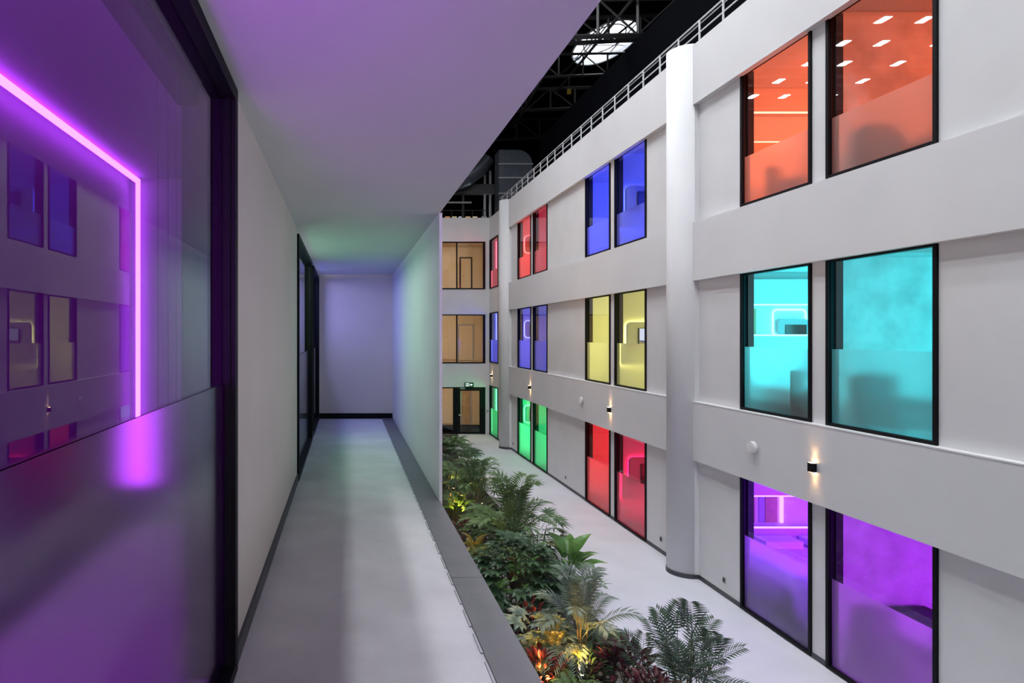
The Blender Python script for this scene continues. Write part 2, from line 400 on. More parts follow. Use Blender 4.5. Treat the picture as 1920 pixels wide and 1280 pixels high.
room(XI, -3.2, 8.18, 9.98, ZF, 1.13, 'indigo', 20, 'blue lit room behind the last balcony window', lightpos=(-0.80, 9.1, Z(0.88)), lightdir=(0.42, 0.0, -1), size=(1.4, 0.2))

for yy, sx_, pw, hu in ((6.85, 1.7, 2.2, 'green'), (9.1, 1.4, 2.6, 'indigo')):
    area('wall_wash', (-0.85, yy, Z(-0.12)), (0.5, 0, 1), sx_, 0.2, HUE[hu], pw)
for yy, sx_, pw in ((6.85, 1.7, 12), (9.1, 1.0, 4)):
    area('head_lamp', (-0.95, yy, Z(0.93)), (0.5, 0, -1), sx_, 0.2, (0.93, 0.95, 1.0), pw)
for yy, sx_, pw in ((6.85, 1.6, 3), (9.1, 1.0, 1)):
    area('room_lamp', (-2.4, yy, Z(0.75)), (1, 0, -0.85), sx_, 0.5, (0.93, 0.95, 1.0), pw)
t = empty('fill_lamp', (0.15, -2.9, Z(0.55))); tag(t, 'unseen fill lamp added behind the camera', 'lamp')  # added fill lamp, out of view, brightens the balcony walls and floor
MB().box(-0.42, 0.42, -0.06, 0.0, -0.06, 0.06).build('housing', M['white'], t)
MB().box(-0.40, 0.40, 0.001, 0.006, -0.05, 0.05).build('diffuser', emit('fill_diffuser', (1.0, 0.93, 0.88), 70), t)
def strip(name, pts, r, m_, label, group=None):
    b = MB()
    if len(pts) == 2: b.bar(pts[0], pts[1], r, 8)
    else: b.tube(pts, r, 8)
    o = b.build(name, m_, smooth=True); tag(o, label, 'light', group); return o
LEDP = emit('led_near_purple', (0.50, 0.04, 1.0), 8.0)
o = MB().box(-1.50, -1.475, -0.85, 4.35, Z(1.085), Z(1.115)).build('led_strip', LEDP); tag(o, 'glowing violet light strip along the ceiling of the near purple room', 'light')
MB().box(-1.50, -1.475, 4.36, 4.385, Z(ZF)+0.30, Z(1.115)).build('upright_strip', LEDP, o)
# roller blind head and cords inside the near window
o = MB().box(-0.66, -0.585, 0.2, 2.40, Z(0.90), Z(0.985)).build('roller_blind', M['reveal']); tag(o, 'dark roller blind head and hanging cords inside the near purple window', 'blind')
for j, yy in enumerate((1.95, 2.06, 2.16, 2.24)):
    MB().bar((-0.60, yy, Z(ZF)+0.5), (-0.60, yy, Z(0.93)), 0.0012, 5).build('blind_cord', M['fabric'], o)

# ------------------------------------------------------------------ glazed end wall
YE = YEND; XE0, XE1 = 0.80, 7.55
endw = [(1.25, 2.47), (2.47, 4.95)]
rowsE = [(2.45, 4.96), (-1.46, 1.12), (-5.2, -2.72)]
m = MB()
zz = [-E, -5.2, -2.72, -1.46, 1.12, 2.45, 4.96, 6.22]
for i in (2, 4, 6): m.box(XE0, XE1, YE-0.15 if False else YE, YE+0.2, Z(zz[i]), Z(zz[i+1]))
for i in (1, 3, 5): m.box(7.32, XE1, YE, YE+0.2, Z(zz[i]), Z(zz[i+1])); m.box(XE0, 1.3, YE, YE+0.2, Z(zz[i]), Z(zz[i+1]))
we = struct(m.build('wall_end_glazed', M['plaster']), 'grey spandrels of the glazed end wall')
we.name = 'wall_far'
def end_window(x0, x1, muls, z0, z1, label):
    wn[0] += 1; t = empty('window_%d' % wn[0], (x0, YE, Z(z0))); L = Vector(t.location)
    def bx(name, m_, *a):
        o = MB().box(*a); o.v = [tuple(Vector(v)-L) for v in o.v]; return o.build(name, m_, t)
    f = 0.06; F = M['frame']
    bx('frame_rail', F, x0, x1, YE-0.03, YE+0.06, Z(z1)-f, Z(z1)); bx('frame_rail', F, x0, x1, YE-0.03, YE+0.06, Z(z0), Z(z0)+f)
    bx('frame_stile', F, x0, x0+f, YE-0.03, YE+0.06, Z(z0)+f, Z(z1)-f); bx('frame_stile', F, x1-0.12, x1, YE-0.03, YE+0.06, Z(z0)+f, Z(z1)-f)
    xs = [x0+f]
    for q in muls:
        bx('mullion', F, q-0.03, q+0.03, YE-0.03, YE+0.06, Z(z0)+f, Z(z1)-f); xs += [q-0.03, q+0.03]
    xs.append(x1-0.12)
    for i in range(0, len(xs), 2): bx('glass_pane', M['glass'], xs[i], xs[i+1], YE+0.01, YE+0.016, Z(z0)+f, Z(z1)-f)
    struct(t, label)
end_window(1.3, 7.32, [3.05, 4.40, 5.82], rowsE[0][0], rowsE[0][1], 'warm lit corridor window on the top storey of the end wall')
end_window(1.3, 7.32, [3.05, 4.40, 5.82], rowsE[1][0], rowsE[1][1], 'warm lit corridor window on the middle storey of the end wall')
# ground storey: glazed entrance
t = empty('door_1', (5.8, YE, 0)); struct(t, 'black framed glass entrance door under the exit sign'); L = Vector(t.location)
def bx2(name, m_, *a):
    o = MB().box(*a); o.v = [tuple(Vector(v)-L) for v in o.v]; return o.build(name, m_, t)
zt = Z(-2.72)
bx2('door_frame', M['frame'], 5.74, 5.86, YE-0.04, YE+0.06, 0, zt); bx2('door_frame', M['frame'], 7.13, 7.32, YE-0.04, YE+0.06, 0, zt)
bx2('door_frame', M['frame'], 5.86, 7.13, YE-0.04, YE+0.06, zt-0.09, zt)
bx2('door_stile', M['frame'], 5.87, 6.00, YE-0.02, YE+0.04, 0.01, zt-0.1); bx2('door_stile', M['frame'], 7.02, 7.12, YE-0.02, YE+0.04, 0.01, zt-0.1)
bx2('door_rail', M['frame'], 6.00, 7.02, YE-0.02, YE+0.04, zt-0.19, zt-0.1); bx2('door_rail', M['frame'], 6.00, 7.02, YE-0.02, YE+0.04, 0.01, 0.12)
bx2('glass_pane', M['glass'], 6.00, 7.02, YE+0.008, YE+0.014, 0.12, zt-0.19)
bx2('door_closer', M['steel'], 6.0, 6.24, YE-0.07, YE-0.02, zt-0.10, zt-0.04)
h = bx2('door_handle', M['chrome'], 5.91, 5.95, YE-0.06, YE-0.02, 0.98, 1.06)
bx2('door_lever', M['chrome'], 5.93, 6.07, YE-0.08, YE-0.06, 1.00, 1.03)
end_window(1.3, 5.74, [3.05, 4.40], -5.2, -2.72, 'warm lit glazed screen left of the entrance door')
# corridors behind the end wall
for r, (z0, z1) in enumerate(rowsE):
    t = empty('corridor', (0.8, YE+0.2, Z(z0))); struct(t, 'warm cream corridor behind the %s storey of the end wall' % ROWN[r]); L = Vector(t.location)
    def bx3(name, m_, *a):
        o = MB().box(*a); o.v = [tuple(Vector(v)-L) for v in o.v]; return o.build(name, M[m_], t)
    Y1 = YE+3.4
    bx3('back_wall', 'cream', 0.8, 7.9, Y1, Y1+0.05, Z(z0), Z(z1)+0.2)
    bx3('side_wall', 'cream', 7.9, 7.95, YE+0.2, Y1, Z(z0), Z(z1)+0.2); bx3('side_wall', 'cream', 0.75, 0.8, YE+0.2, Y1, Z(z0), Z(z1)+0.2)
    bx3('corridor_ceiling', 'cream', 0.8, 7.95, YE+0.2, Y1, Z(z1)+0.2, Z(z1)+0.25); bx3('corridor_floor', 'creamfl', 0.8, 7.95, YE+0.2, Y1, Z(z0)-0.05, Z(z0)+0.0)
    bx3('skirting', 'wood', 1.0, 6.9, Y1-0.02, Y1, Z(z0), Z(z0)+0.1)
    # a timber door standing in the corridor wall
    d = empty('corridor_door', (6.95, Y1, Z(z0)+0.01)); tag(d, 'cream door with a dark frame in the %s storey corridor' % ROWN[r], 'door')
    w_ = [0.75, 0.95, 0.62][r]
    MB().box(-w_/2, w_/2, -0.04, -0.001, 0, 2.12).build('door_frame', M['greyp'] if r else M['reveal'], d)
    MB().box(-w_/2+0.09, w_/2-0.09, -0.06, -0.04, 0.02, 2.03).build('door_leaf', M['wood'] if r == 2 else M['cream'], d)
    MB().bar((-w_/2+0.15, -0.09, 1.0), (-w_/2+0.27, -0.09, 1.0), 0.012).build('door_handle', M['chrome'], [c for c in bpy.data.objects if c.parent == d and c.name.startswith('door_leaf')][0])
    # ceiling downlight
    dl = empty('downlight', (6.1, YE+1.5, Z(z1)+0.2)); tag(dl, 'small round ceiling downlight in the %s storey corridor' % ROWN[r], 'light')
    MB().bar((0, 0, -0.03), (0, 0, 0.0), 0.09, 16).build('trim_ring', M['white'], dl)
    MB().bar((0, 0, -0.035), (0, 0, -0.0305), 0.065, 16).build('lens', emit('warm_downlight', (1, 0.8, 0.55), 30), dl)
    area('corridor_light', (4.2, YE+0.5, Z(z1)+0.05), (0, 0.75, -1), 5.5, 0.5, (1.0, 0.78, 0.52), 44)
# exit sign
ex = empty('exit_sign', (6.45, YE-0.03, zt+0.13)); tag(ex, 'small green running-man exit sign above the glass entrance door', 'sign')
MB().box(-0.24, 0.24, -0.05, 0, -0.12, 0.12).build('sign_box', mat('exit_green', (0.01, 0.09, 0.045, 1), 0.4), ex)
EW = emit('sign_white', (0.8, 1.0, 0.9), 0.7)
b = MB().box(-0.15, 0.0, -0.054, -0.051, 0.07, 0.085); b.box(-0.17, -0.15, -0.054, -0.051, -0.09, 0.085); b.box(-0.02, 0.0, -0.054, -0.051, -0.09, 0.085); b.build('doorway_mark', EW, ex)
b = MB().bar((-0.08, -0.053, 0.045), (-0.08, -0.0535, 0.045), 0.018, 10); b.box(-0.095, -0.07, -0.054, -0.051, -0.03, 0.03); b.box(-0.12, -0.09, -0.054, -0.051, -0.08, -0.03); b.box(-0.07, -0.04, -0.054, -0.051, -0.06, -0.03); b.build('running_figure', EW, ex)
b = MB(); b.prism([(0.04, 0.02), (0.11, 0.02), (0.11, 0.06), (0.19, 0.0), (0.11, -0.06), (0.11, -0.02), (0.04, -0.02)], 'y', -0.054, -0.051); b.build('arrow', EW, ex)
sw = MB().box(7.40, 7.48, YE-0.02, YE, 1.15, 1.27).build('card_reader', M['greyp']); tag(sw, 'small grey card reader on the wall right of the entrance door', 'switch')

# ------------------------------------------------------------------ hall above: dark shell, roof with round skylight
SKX, SKY, SKZ, SKR, SKE = 12.35, 29.4, 14.0, 1.32, 1.75
m = MB()
n = 48
RX0, RX1, RY0, RY1 = -16.0, 22.0, -8.0, 46.0
b0 = len(m.v)
ring = [(SKX+SKR*math.cos(2*math.pi*i/n), SKY+SKE*SKR*math.sin(2*math.pi*i/n)) for i in range(n)]
def outer(i):
    t = 2*math.pi*i/n; c, s_ = math.cos(t), math.sin(t); k_ = 1e9
    for lim, comp, cc in ((RX1, c, SKX), (RX0, c, SKX)):
        if comp*(lim-cc) > 0: k_ = min(k_, (lim-cc)/comp)
    for lim in (RY1, RY0):
        if s_*(lim-SKY) > 0: k_ = min(k_, (lim-SKY)/s_)
    return (SKX+c*k_, SKY+s_*k_)
for i in range(n):
    m.v.append((*ring[i], Z(SKZ))); m.v.append((*outer(i), Z(SKZ)))
for i in range(n):
    j = (i+1) % n
    m.f.append((2*i, 2*i+1, 2*j+1, 2*j))
for cx_, cy_ in ((RX0, RY0), (RX1, RY0), (RX0, RY1), (RX1, RY1)):   # close the corners
    m.box(cx_-8, cx_+8, cy_-8, cy_+8, Z(SKZ)+0.01, Z(SKZ)+0.05) if (cx_, cy_) != (RX1, RY1) else m.box(14.5, cx_+8, 32, cy_+8, Z(SKZ)+0.01, Z(SKZ)+0.05)
hall = struct(m.build('ceiling_hall', M['dark']), 'black roof high above the atrium')
m = MB(); m.box(RX0-0.1, RX0, RY0, RY1, -0.2, Z(SKZ)); m.box(RX1, RX1+0.1, RY0, RY1, -0.2, Z(SKZ)); m.box(RX0, RX1, RY0-0.1, RY0, -0.2, Z(SKZ)); m.box(RX0, RX1, RY1, RY1+0.1, -0.2, Z(SKZ))
struct(m.build('wall_hall', M['dark']), 'black outer walls of the hall')
struct(MB().box(8.6, RX1, RY0, RY1, Z(6.0), Z(6.1)).build('floor_deck', M['dark']))
struct(MB().box(RX0, RX1, YE+3.6, RY1, Z(6.0), Z(6.1)).build('floor_deck_far', M['dark']))
struct(MB().box(XW+T, 8.6, -3, YEND, Z(6.05), Z(6.18)).build('floor_walkway', M['dark']))
struct(MB().box(9.0, 9.1, -3, 28.6, Z(6.1), Z(9.18)).build('wall_cladding', M['darkblue']), 'smooth black wall behind the roof railing')
# skylight shaft, ring and bars
sk = empty('skylight', (SKX, SKY, Z(SKZ))); tag(sk, 'round daylight opening in the black roof behind the trusses', 'skylight')
m = MB()
for i in range(n):
    t0, t1 = 2*math.pi*i/n, 2*math.pi*(i+1)/n
    p = lambda k_, t, z: (k_*math.cos(t), SKE*k_*math.sin(t), z)
    m.quad(p(SKR, t0, 0), p(SKR, t1, 0), p(SKR, t1, 0.35), p(SKR, t0, 0.35))
m.build('shaft_lining', M['steel'], sk)
m = MB().tube([((SKR-0.02)*math.cos(2*math.pi*i/n), SKE*(SKR-0.02)*math.sin(2*math.pi*i/n), -0.02) for i in range(n+1)], 0.045, 6); m.build('rim_tube', M['rail'], sk)
m = MB().tube([(SKR*0.62*math.cos(2*math.pi*i/n), SKE*SKR*0.62*math.sin(2*math.pi*i/n), 0.2) for i in range(n+1)], 0.03, 6); m.build('inner_ring', M['truss'], sk)
for q in (-0.55, -0.38, 0.9):
    h_ = SKE*math.sqrt(SKR**2-q*q); MB().bar((q, -h_, 0.25), (q, h_, 0.25), 0.05, 4).build('glazing_bar', M['steel'], sk)
MB().bar((-1.2, 0.8, 0.3), (1.4, 0.8, 0.3), 0.035, 4).build('glazing_bar', M['steel'], sk)
# trusses
def truss(y, zlo, zhi, x0, x1, label, slope=0.02, step=1.25, th=0.07):
    t = empty('roof_truss', (x0, y, Z(zlo))); tag(t, label, 'truss', 'dark roof trusses crossing the hall')
    zl = lambda x: (x)*slope; zh = lambda x: (zhi-zlo)+x*slope*0.5
    MB().box(0, 0, 0, 0, 0, 0)
    L_ = x1-x0
    MB().bar((0, 0, zl(0)), (L_, 0, zl(L_)), th*1.3, 4).build('bottom_chord', M['truss'], t)
    MB().bar((0, 0, zh(0)), (L_, 0, zh(L_)), th*1.3, 4).build('top_chord', M['truss'], t)
    x = 0; k_ = 0
    while x <= L_+0.01:
        MB().bar((x, 0, zl(x)), (x, 0, zh(x)), th*0.8, 4).build('post', M['truss'], t)
        if x+step <= L_:
            if k_ % 2: MB().bar((x, 0, zl(x)), (x+step, 0, zh(x+step)), th*0.6, 4).build('diagonal', M['truss'], t)
            else: MB().bar((x, 0, zh(x)), (x+step, 0, zl(x+step)), th*0.6, 4).build('diagonal', M['truss'], t)
        x += step; k_ += 1
truss(20.0, 9.6, 10.9, 3, 16, 'roof truss nearest the camera, low over the parapet', 0.03, 1.3)
truss(24.0, 11.2, 12.3, 4, 17, 'roof truss crossing in front of the round skylight', 0.05, 1.25)
truss(27.5, 11.4, 12.5, 4, 17, 'roof truss just behind the one in front of the skylight', 0.04, 1.1, 0.05)
truss(32.5, 11.6, 12.9, 3, 17, 'roof truss beyond the round skylight', 0.05, 1.3)
truss(37.5, 11.6, 13.0, 2, 18, 'farthest roof truss over the ductwork', 0.05, 1.4)
for j, (a, b) in enumerate([((9.0, 18, 10.6), (11.2, 33, 13.0)), ((7.4, 22, 9.9), (9.8, 36, 12.2)), ((6.2, 24, 9.2), (7.6, 38, 10.8))]):
    o = MB().bar((a[0], a[1], Z(a[2])), (b[0], b[1], Z(b[2])), 0.06, 6).build('roof_pipe', M['truss'])
    tag(o, ['dark pipe running through the trusses by the skylight', 'dark pipe running lower through the trusses', 'lowest dark pipe leading to the far wall'][j], 'pipe')
# yellow chain hoist
o = empty('chain_hoist', (9.9, 27.3, Z(10.9))); tag(o, 'tiny yellow hoist hanging from the dark trusses', 'hoist')
MB().box(-0.07, 0.07, -0.06, 0.06, -0.16, 0.06).build('motor_housing', mat('hoist_yellow', (0.25, 0.19, 0.02, 1), 0.5), o); MB().bar((0, 0, 0.1), (0, 0, 0.7), 0.02).build('suspension', M['truss'], o)

for i in range(26):      # ribs of the roof over the left wing, mirrored in the orange windows
    MB().box(-15.5, -3.5, 8+i*1.1, 8.35+i*1.1, Z(13.2), Z(13.6)).build('roof_rib', M['steel'], hall)
# lamps over the atrium (out of view above the balcony soffit)
lampm = emit('lamp_diffuser', (0.93, 0.96, 1.0), HALL)
ORD = ['first', 'second', 'third', 'fourth', 'fifth', 'sixth', 'seventh', 'eighth']
for j, xx in enumerate((0.95, 2.8, 4.6)):
    for i in range(7):
        yy = -5.0+i*4.4
        t = empty('hall_lamp', (xx, yy, Z(13.2))); tag(t, '%s white lamp panel of the row over the %s' % (ORD[i], ['balcony edge', 'planting bed', 'right parapet'][j]), 'lamp', 'lamp panels over the atrium')
        MB().box(-0.28, 0.28, -0.75, 0.75, 0.0, 0.08).build('housing', M['white'], t)
        MB().box(-0.25, 0.25, -0.7, 0.7, -0.012, -0.001).build('diffuser', lampm, t)
        MB().bar((0, 0, 0.08), (0, 0, 0.78), 0.012).build('suspension_rod', M['truss'], t)

for j, xx in enumerate((-5.6, -7.2, -9.6)):
    for i in range(8):
        t = empty('hall_lamp', (xx, 18.0+i*1.9, Z(12.2))); tag(t, '%s white lamp panel of the %s row over the left wing' % (ORD[i], ['inner', 'middle', 'outer'][j]), 'lamp', 'lamp panels over the left wing')
        MB().box(-0.17, 0.17, -0.28, 0.28, 0.0, 0.08).build('housing', M['white'], t)
        MB().box(-0.15, 0.15, -0.25, 0.25, -0.012, -0.001).build('diffuser', lampm, t)
        MB().bar((0, 0, 0.08), (0, 0, 1.0), 0.012).build('suspension_rod', M['truss'], t)
# ------------------------------------------------------------------ roof railing
rl = empty('railing', (7.75, 0, Z(6.2))); tag(rl, 'pale grey tubular railing along the parapet under the black roof', 'railing')
y0, y1 = 2.42, 31.0
MB().bar((0, y0, 0.72), (0, y1, 0.72), 0.020, 8).build('top_rail', M['rail'], rl)
MB().bar((0.05, y0, 0.68), (0.05, y1, 0.68), 0.012, 6).build('inner_rail', M['rail'], rl)
MB().bar((0, y0, 0.46), (0, y1, 0.46), 0.016, 8).build('middle_rail', M['rail'], rl)
MB().bar((0, y0, 0.20), (0, y1, 0.20), 0.016, 8).build('lower_rail', M['rail'], rl)
yy = y0; src = None
while yy <= y1+0.01:
    if src is None: src = MB().bar((0, 0, -0.02), (0, 0, 0.72), 0.021, 8).build('post', M['rail'], rl); src.location = (0, yy, 0)
    else: link_copy(src, rl, (0, yy, 0))
    yy += 0.85
# floodlight post by the railing near the top edge
o = empty('parapet_stanchion', (7.95, 11.6, Z(6.2))); tag(o, 'taller grey stanchion behind the railing at the top edge of the photo', 'post')
MB().bar((0, 0, -0.02), (0, 0, 1.6), 0.035, 8).build('shaft', M['steel'], o); MB().box(-0.05, 0.06, -0.06, 0.06, 0.45, 0.8).build('junction_box', M['wood'], o)

# ------------------------------------------------------------------ ducts and plant at the far end
d = empty('air_duct', (8.5, 31.2, Z(6.1))); tag(d, 'large rounded galvanised air duct at the far end of the railing', 'duct')
pts = []
for i in range(13):
    t = R(90)*i/12; pts.append((0.2+0.75*math.sin(t)-0.0, 2.6+0.75*math.cos(t)))
prof = [(-0.75, 0.0), (-0.75, 3.35), (0.2, 3.35)]+pts[1:]+[(0.95, 0.0)]
recalc(MB().prism(prof, 'y', 0, 0.9).build('duct_body', M['duct'], d))
for zz_ in (1.1, 1.9, 2.6): MB().box(-0.78, 0.98, -0.03, 0.02, zz_, zz_+0.06).build('flange', M['steel'], d)
d2 = empty('branch_duct', (6.6, 33.6, Z(8.6))); tag(d2, 'crumpled silver foil duct left of the rounded duct', 'duct')
MB().tube([(-0.8, 0, -0.3), (0, 0, 0.0), (0.7, 0, 0.5), (1.1, 0.1, 1.1)], 0.42, 14).build('foil_sleeve', M['duct'], d2)
o = MB().box(5.0, 8.2, 34.0, 34.5, Z(7.9), Z(8.4)).build('ventilation_trunk', mat('dark_trunk', (0.05, 0.05, 0.055, 1), 0.5)); tag(o, 'dark grey ventilation trunk along the far wall', 'duct')
o = MB().bar((4.2, 33.9, Z(7.35)), (6.9, 33.9, Z(7.35)), 0.05, 8).build('cable_tray', M['steel']); tag(o, 'thin grey pipe across the dark far wall', 'pipe')
for j, xx in enumerate((5.3, 6.5, 7.7, 8.0)):
    o = MB().bar((xx, 34.2, Z(6.1)), (xx, 34.2, Z(9.2)), 0.07, 8).build('riser_pipe', M['truss'] if j < 2 else M['steel'])
    tag(o, ['first', 'second', 'third', 'fourth'][j]+' upright riser pipe from the left on the dark far deck', 'pipe')
# mezzanine window strip
mz = struct(MB().box(3.0, 9.5, 35.9, 36.0, Z(6.1), Z(9.4)).build('wall_mezzanine', M['darkblue']), 'black panelled wall above the end windows')
xx = 3.2
while xx < 8.6:
    MB().box(xx, xx+0.42, 35.86, 35.9, Z(7.1), Z(9.2)).build('wall_panel', M['darkblue'], mz); xx += 0.5
xx = 4.2; cols_ = [(0.9, 0.95, 1.0), (1.0, 0.45, 0.2), (1.0, 0.8, 0.5), (0.8, 0.9, 1.0), (1.0, 0.6, 0.35), (1.0, 0.85, 0.6), (0.95, 0.9, 0.8)]
j = 0
for xx in (5.15, 5.75, 6.15, 6.55, 6.95, 7.35, 7.9):
    MB().box(xx, xx+0.28, 35.84, 35.87, Z(6.5), Z(6.95)).build('lit_pane', emit('mezz_%d' % j, cols_[j], 0.35), mz); j += 1
rl2 = empty('end_railing', (0.9, YE+0.3, Z(6.22))); tag(rl2, 'dark railing on top of the glazed end wall', 'railing')
MB().bar((0, 0, 0.45), (6.6, 0, 0.45), 0.025).build('top_rail', M['truss'], rl2)
for i in range(12): MB().bar((0.3+i*0.55, 0, 0), (0.3+i*0.55, 0, 0.45), 0.022).build('post', M['truss'], rl2)
struct(MB().box(XE0, 8.0, YE, YE+3.6, Z(6.22), Z(6.24)).build('ceiling_end', M['dark']))

# ------------------------------------------------------------------ things on the facade
AMB = emit('sconce_lens', (1.0, 0.62, 0.3), 14)
for j, (yy, xf) in enumerate([(9.69, XB), (17.20, XB), (24.7, XB), (31.75, XW)]):
    t = empty('wall_sconce', (xf, yy, Z(-2.08)))
    tag(t, ['largest black up-down wall light, under the cyan windows', 'black up-down wall light above the red windows', 'small black up-down wall light above the green windows', 'black up-down wall light in the far corner beside the entrance'][j], 'light', 'up-down wall lights')
    lb = MB().box(-0.085, -0.012, -0.05, 0.05, -0.07, 0.07).build('lamp_body', M['frame'], t); MB().box(-0.012, 0, -0.035, 0.035, -0.05, 0.05).build('bracket', M['frame'], t)
    for s_ in (-1, 1):
        z_ = 0.0705*s_
        MB().box(-0.075, -0.02, -0.04, 0.04, min(z_, z_+0.003*s_), max(z_, z_+0.003*s_)).build('lens', AMB, lb)
        l = bpy.data.lights.new('sconce_spot', 'SPOT'); l.energy = 2.6; l.color = (1.0, 0.55, 0.22); l.spot_size = R(75); l.spot_blend = 0.9; l.shadow_soft_size = 0.02
        lo = bpy.data.objects.new('sconce_spot', l); COL.objects.link(lo); lo.parent = t; lo.location = (-0.055, 0, 0.085*s_); lo.rotation_euler = (0 if s_ < 0 else R(180), 0, 0)
for j, yy in enumerate((11.12, 19.25)):
    t = empty('wall_speaker', (XB, yy, Z(-2.02))); tag(t, ['round white wall sounder under the cyan windows', 'round white wall sounder above the left red window'][j], 'speaker', 'round white wall sounders')
    dr = MB().bar((-0.09, 0, 0), (-0.02, 0, 0), 0.105, 28).build('drum', M['white'], t); MB().bar((-0.02, 0, 0), (0, 0, 0), 0.06, 20).build('base', M['white'], t)
    MB().bar((-0.094, 0, 0), (-0.09, 0, 0), 0.085, 28).build('grille', M['sill'], dr)
for j, yy in enumerate((12.22, 14.68, 21.07, 27.7)):
    t = empty('wall_socket', (XW, yy, Z(-4.87))); tag(t, ['grey wall socket between the near column and the purple window', 'grey wall socket between the near column and the red window', 'grey wall socket between the red and green windows', 'grey wall socket beside the far column'][j], 'socket', 'wall sockets near the floor')
    MB().box(-0.012, 0, -0.045, 0.045, -0.06, 0.06).build('plate', M['greyp'], t); MB().box(-0.022, -0.012, -0.02, 0.03, -0.035, 0.035).build('cover', M['reveal'], t)

# ------------------------------------------------------------------ furniture in the lit rooms
def rounded(x0, x1, z0, z1, r, k=6):
    p = []
    for cx_, cz_, a0 in ((x1-r, z1-r, 0), (x0+r, z1-r, 90), (x0+r, z0+r, 180), (x1-r, z0+r, 270)):
        for i in range(k+1):
            t = R(a0+90*i/k); p.append((cx_+r*math.cos(t), cz_+r*math.sin(t)))
    return p
def media(i, r, x0, w, ztop, h, label, tvx=0.3, tvz=0.17, screen=None):
    yv = SPEC[i][1]; hue = SPEC[i][2][r]
    t = empty('media_panel', (x0, yv, Z(ztop-h))); tag(t, label, 'panel', 'backlit rounded media panels')
    pan = mat('panel_'+hue+str(i), (0.45, 0.45, 0.47, 1), 0.5)
    recalc(MB().prism(rounded(0, w, 0, h, 0.12), 'y', -0.16, -0.06).build('panel_board', pan, t))
    back = h > 1
    P = rounded(0.02, w-0.02, 0.02, h-0.02, 0.11) if back else rounded(-0.01, w+0.01, -0.01, h+0.01, 0.13); P.append(P[0])
    MB().tube([(a, -0.04, c) for a, c in P], 0.018 if back else 0.024, 6).build('led_outline', LEDB.setdefault(hue, emit('backlight_'+hue, HUE[hue], 7.0)) if back else led_mat(hue), t)
    tv = empty('television', (x0+tvx, yv-0.162, Z(ztop-tvz-0.55))); tag(tv, 'flat television on the '+label.replace('backlit ', ''), 'television')
    MB().box(0, 0.95, -0.045, 0, 0, 0.55).build('casing', M['tv'], tv)
    MB().box(0.015, 0.935, -0.049, -0.0452, 0.015, 0.535).build('screen', screen or M['tv'], tv)
# screen with a landscape picture
sc = bpy.data.materials.new('landscape_screen'); sc.use_nodes = True; nt = sc.node_tree; nt.nodes.clear()
o_ = nt.nodes.new('ShaderNodeOutputMaterial'); e_ = nt.nodes.new('ShaderNodeEmission'); e_.inputs[1].default_value = 0.55
tc = nt.nodes.new('ShaderNodeTexCoord'); sp = nt.nodes.new('ShaderNodeSeparateXYZ'); nt.links.new(tc.outputs['Generated'], sp.inputs[0])
nz = nt.nodes.new('ShaderNodeTexNoise'); nz.inputs['Scale'].default_value = 5; nt.links.new(tc.outputs['Generated'], nz.inputs['Vector'])
ad = nt.nodes.new('ShaderNodeMath'); ad.operation = 'MULTIPLY_ADD'; ad.inputs[1].default_value = 0.25; nt.links.new(nz.outputs['Fac'], ad.inputs[0]); nt.links.new(sp.outputs['Z'], ad.inputs[2])
cr = nt.nodes.new('ShaderNodeValToRGB'); cr.color_ramp.interpolation = 'LINEAR'
E_ = cr.color_ramp.elements; E_[0].position = 0.35; E_[0].color = (0.45, 0.3, 0.1, 1); E_[1].position = 0.5; E_[1].color = (0.75, 0.78, 0.95, 1)
q = E_.new(0.42); q.color = (0.12, 0.16, 0.2, 1); q = E_.new(0.48); q.color = (0.10, 0.14, 0.2, 1)
nt.links.new(ad.outputs[0], cr.inputs[0]); nt.links.new(cr.outputs[0], e_.inputs[0]); nt.links.new(e_.outputs[0], o_.inputs[0])
media(4, 0, 7.82, 1.5, 4.19, 1.2, 'backlit media panel in the blue top row room')
media(4, 1, 7.85, 1.5, 0.38, 1.2, 'backlit media panel in the yellow room', screen=sc)
media(4, 2, 7.92, 1.5, -3.41, 1.2, 'backlit media panel in the red ground row room')
media(7, 0, 8.0, 1.3, 4.45, 0.72, 'backlit media panel in the red top row room before the far column', 0.2, 0.1)
media(7, 1, 8.0, 1.3, 0.65, 0.72, 'backlit media panel in the indigo room before the far column', 0.2, 0.1)
media(7, 2, 8.0, 1.3, -3.15, 0.72, 'backlit media panel in the green room before the far column', 0.2, 0.1)
# vertical strips in the corner rooms
for r in range(3):
    z0, z1 = ROWS[r]
    o = MB().box(7.86, 7.92, SPEC[8][1]-0.03, SPEC[8][1]-0.001, Z(z0)+0.1, Z(z1)-0.05).build('led_strip', led_mat(SPEC[8][2][r]))
    tag(o, 'upright %s light strip in the %s row corner room' % (SPEC[8][2][r], ROWN[r]), 'light')
# near rooms (index 3): headboard niches with two light lines
def niche(r, za, zb_, hue, name):
    yv = SPEC[3][1]
    t = empty('wall_niche', (7.9, yv, Z(zb_))); tag(t, 'recessed wall niche between two %s light lines in the %s row room' % (hue, ROWN[r]), 'niche')
    MB().box(0, 2.9, -0.30, -0.001, (za-zb_)+0.04, (za-zb_)+0.55).build('bulkhead', M['inner'], t)
    MB().box(0, 2.9, -0.30, -0.001, -1.05, -0.04).build('headboard', M['inner'], t)
    MB().box(0, 2.9, -0.29, -0.26, (za-zb_)+0.008, (za-zb_)+0.036).build('upper_strip', led_mat(hue), t)
    MB().box(0, 2.9, -0.29, -0.26, -0.036, -0.008).build('lower_strip', led_mat(hue), t)
    return t
t = niche(1, 0.62, 0.03, 'cyan', 'cyan')
MB().box(0.58, 0.80, -0.02, -0.002, 0.0, 0.54).build('wardrobe_door', M['wood'], t)
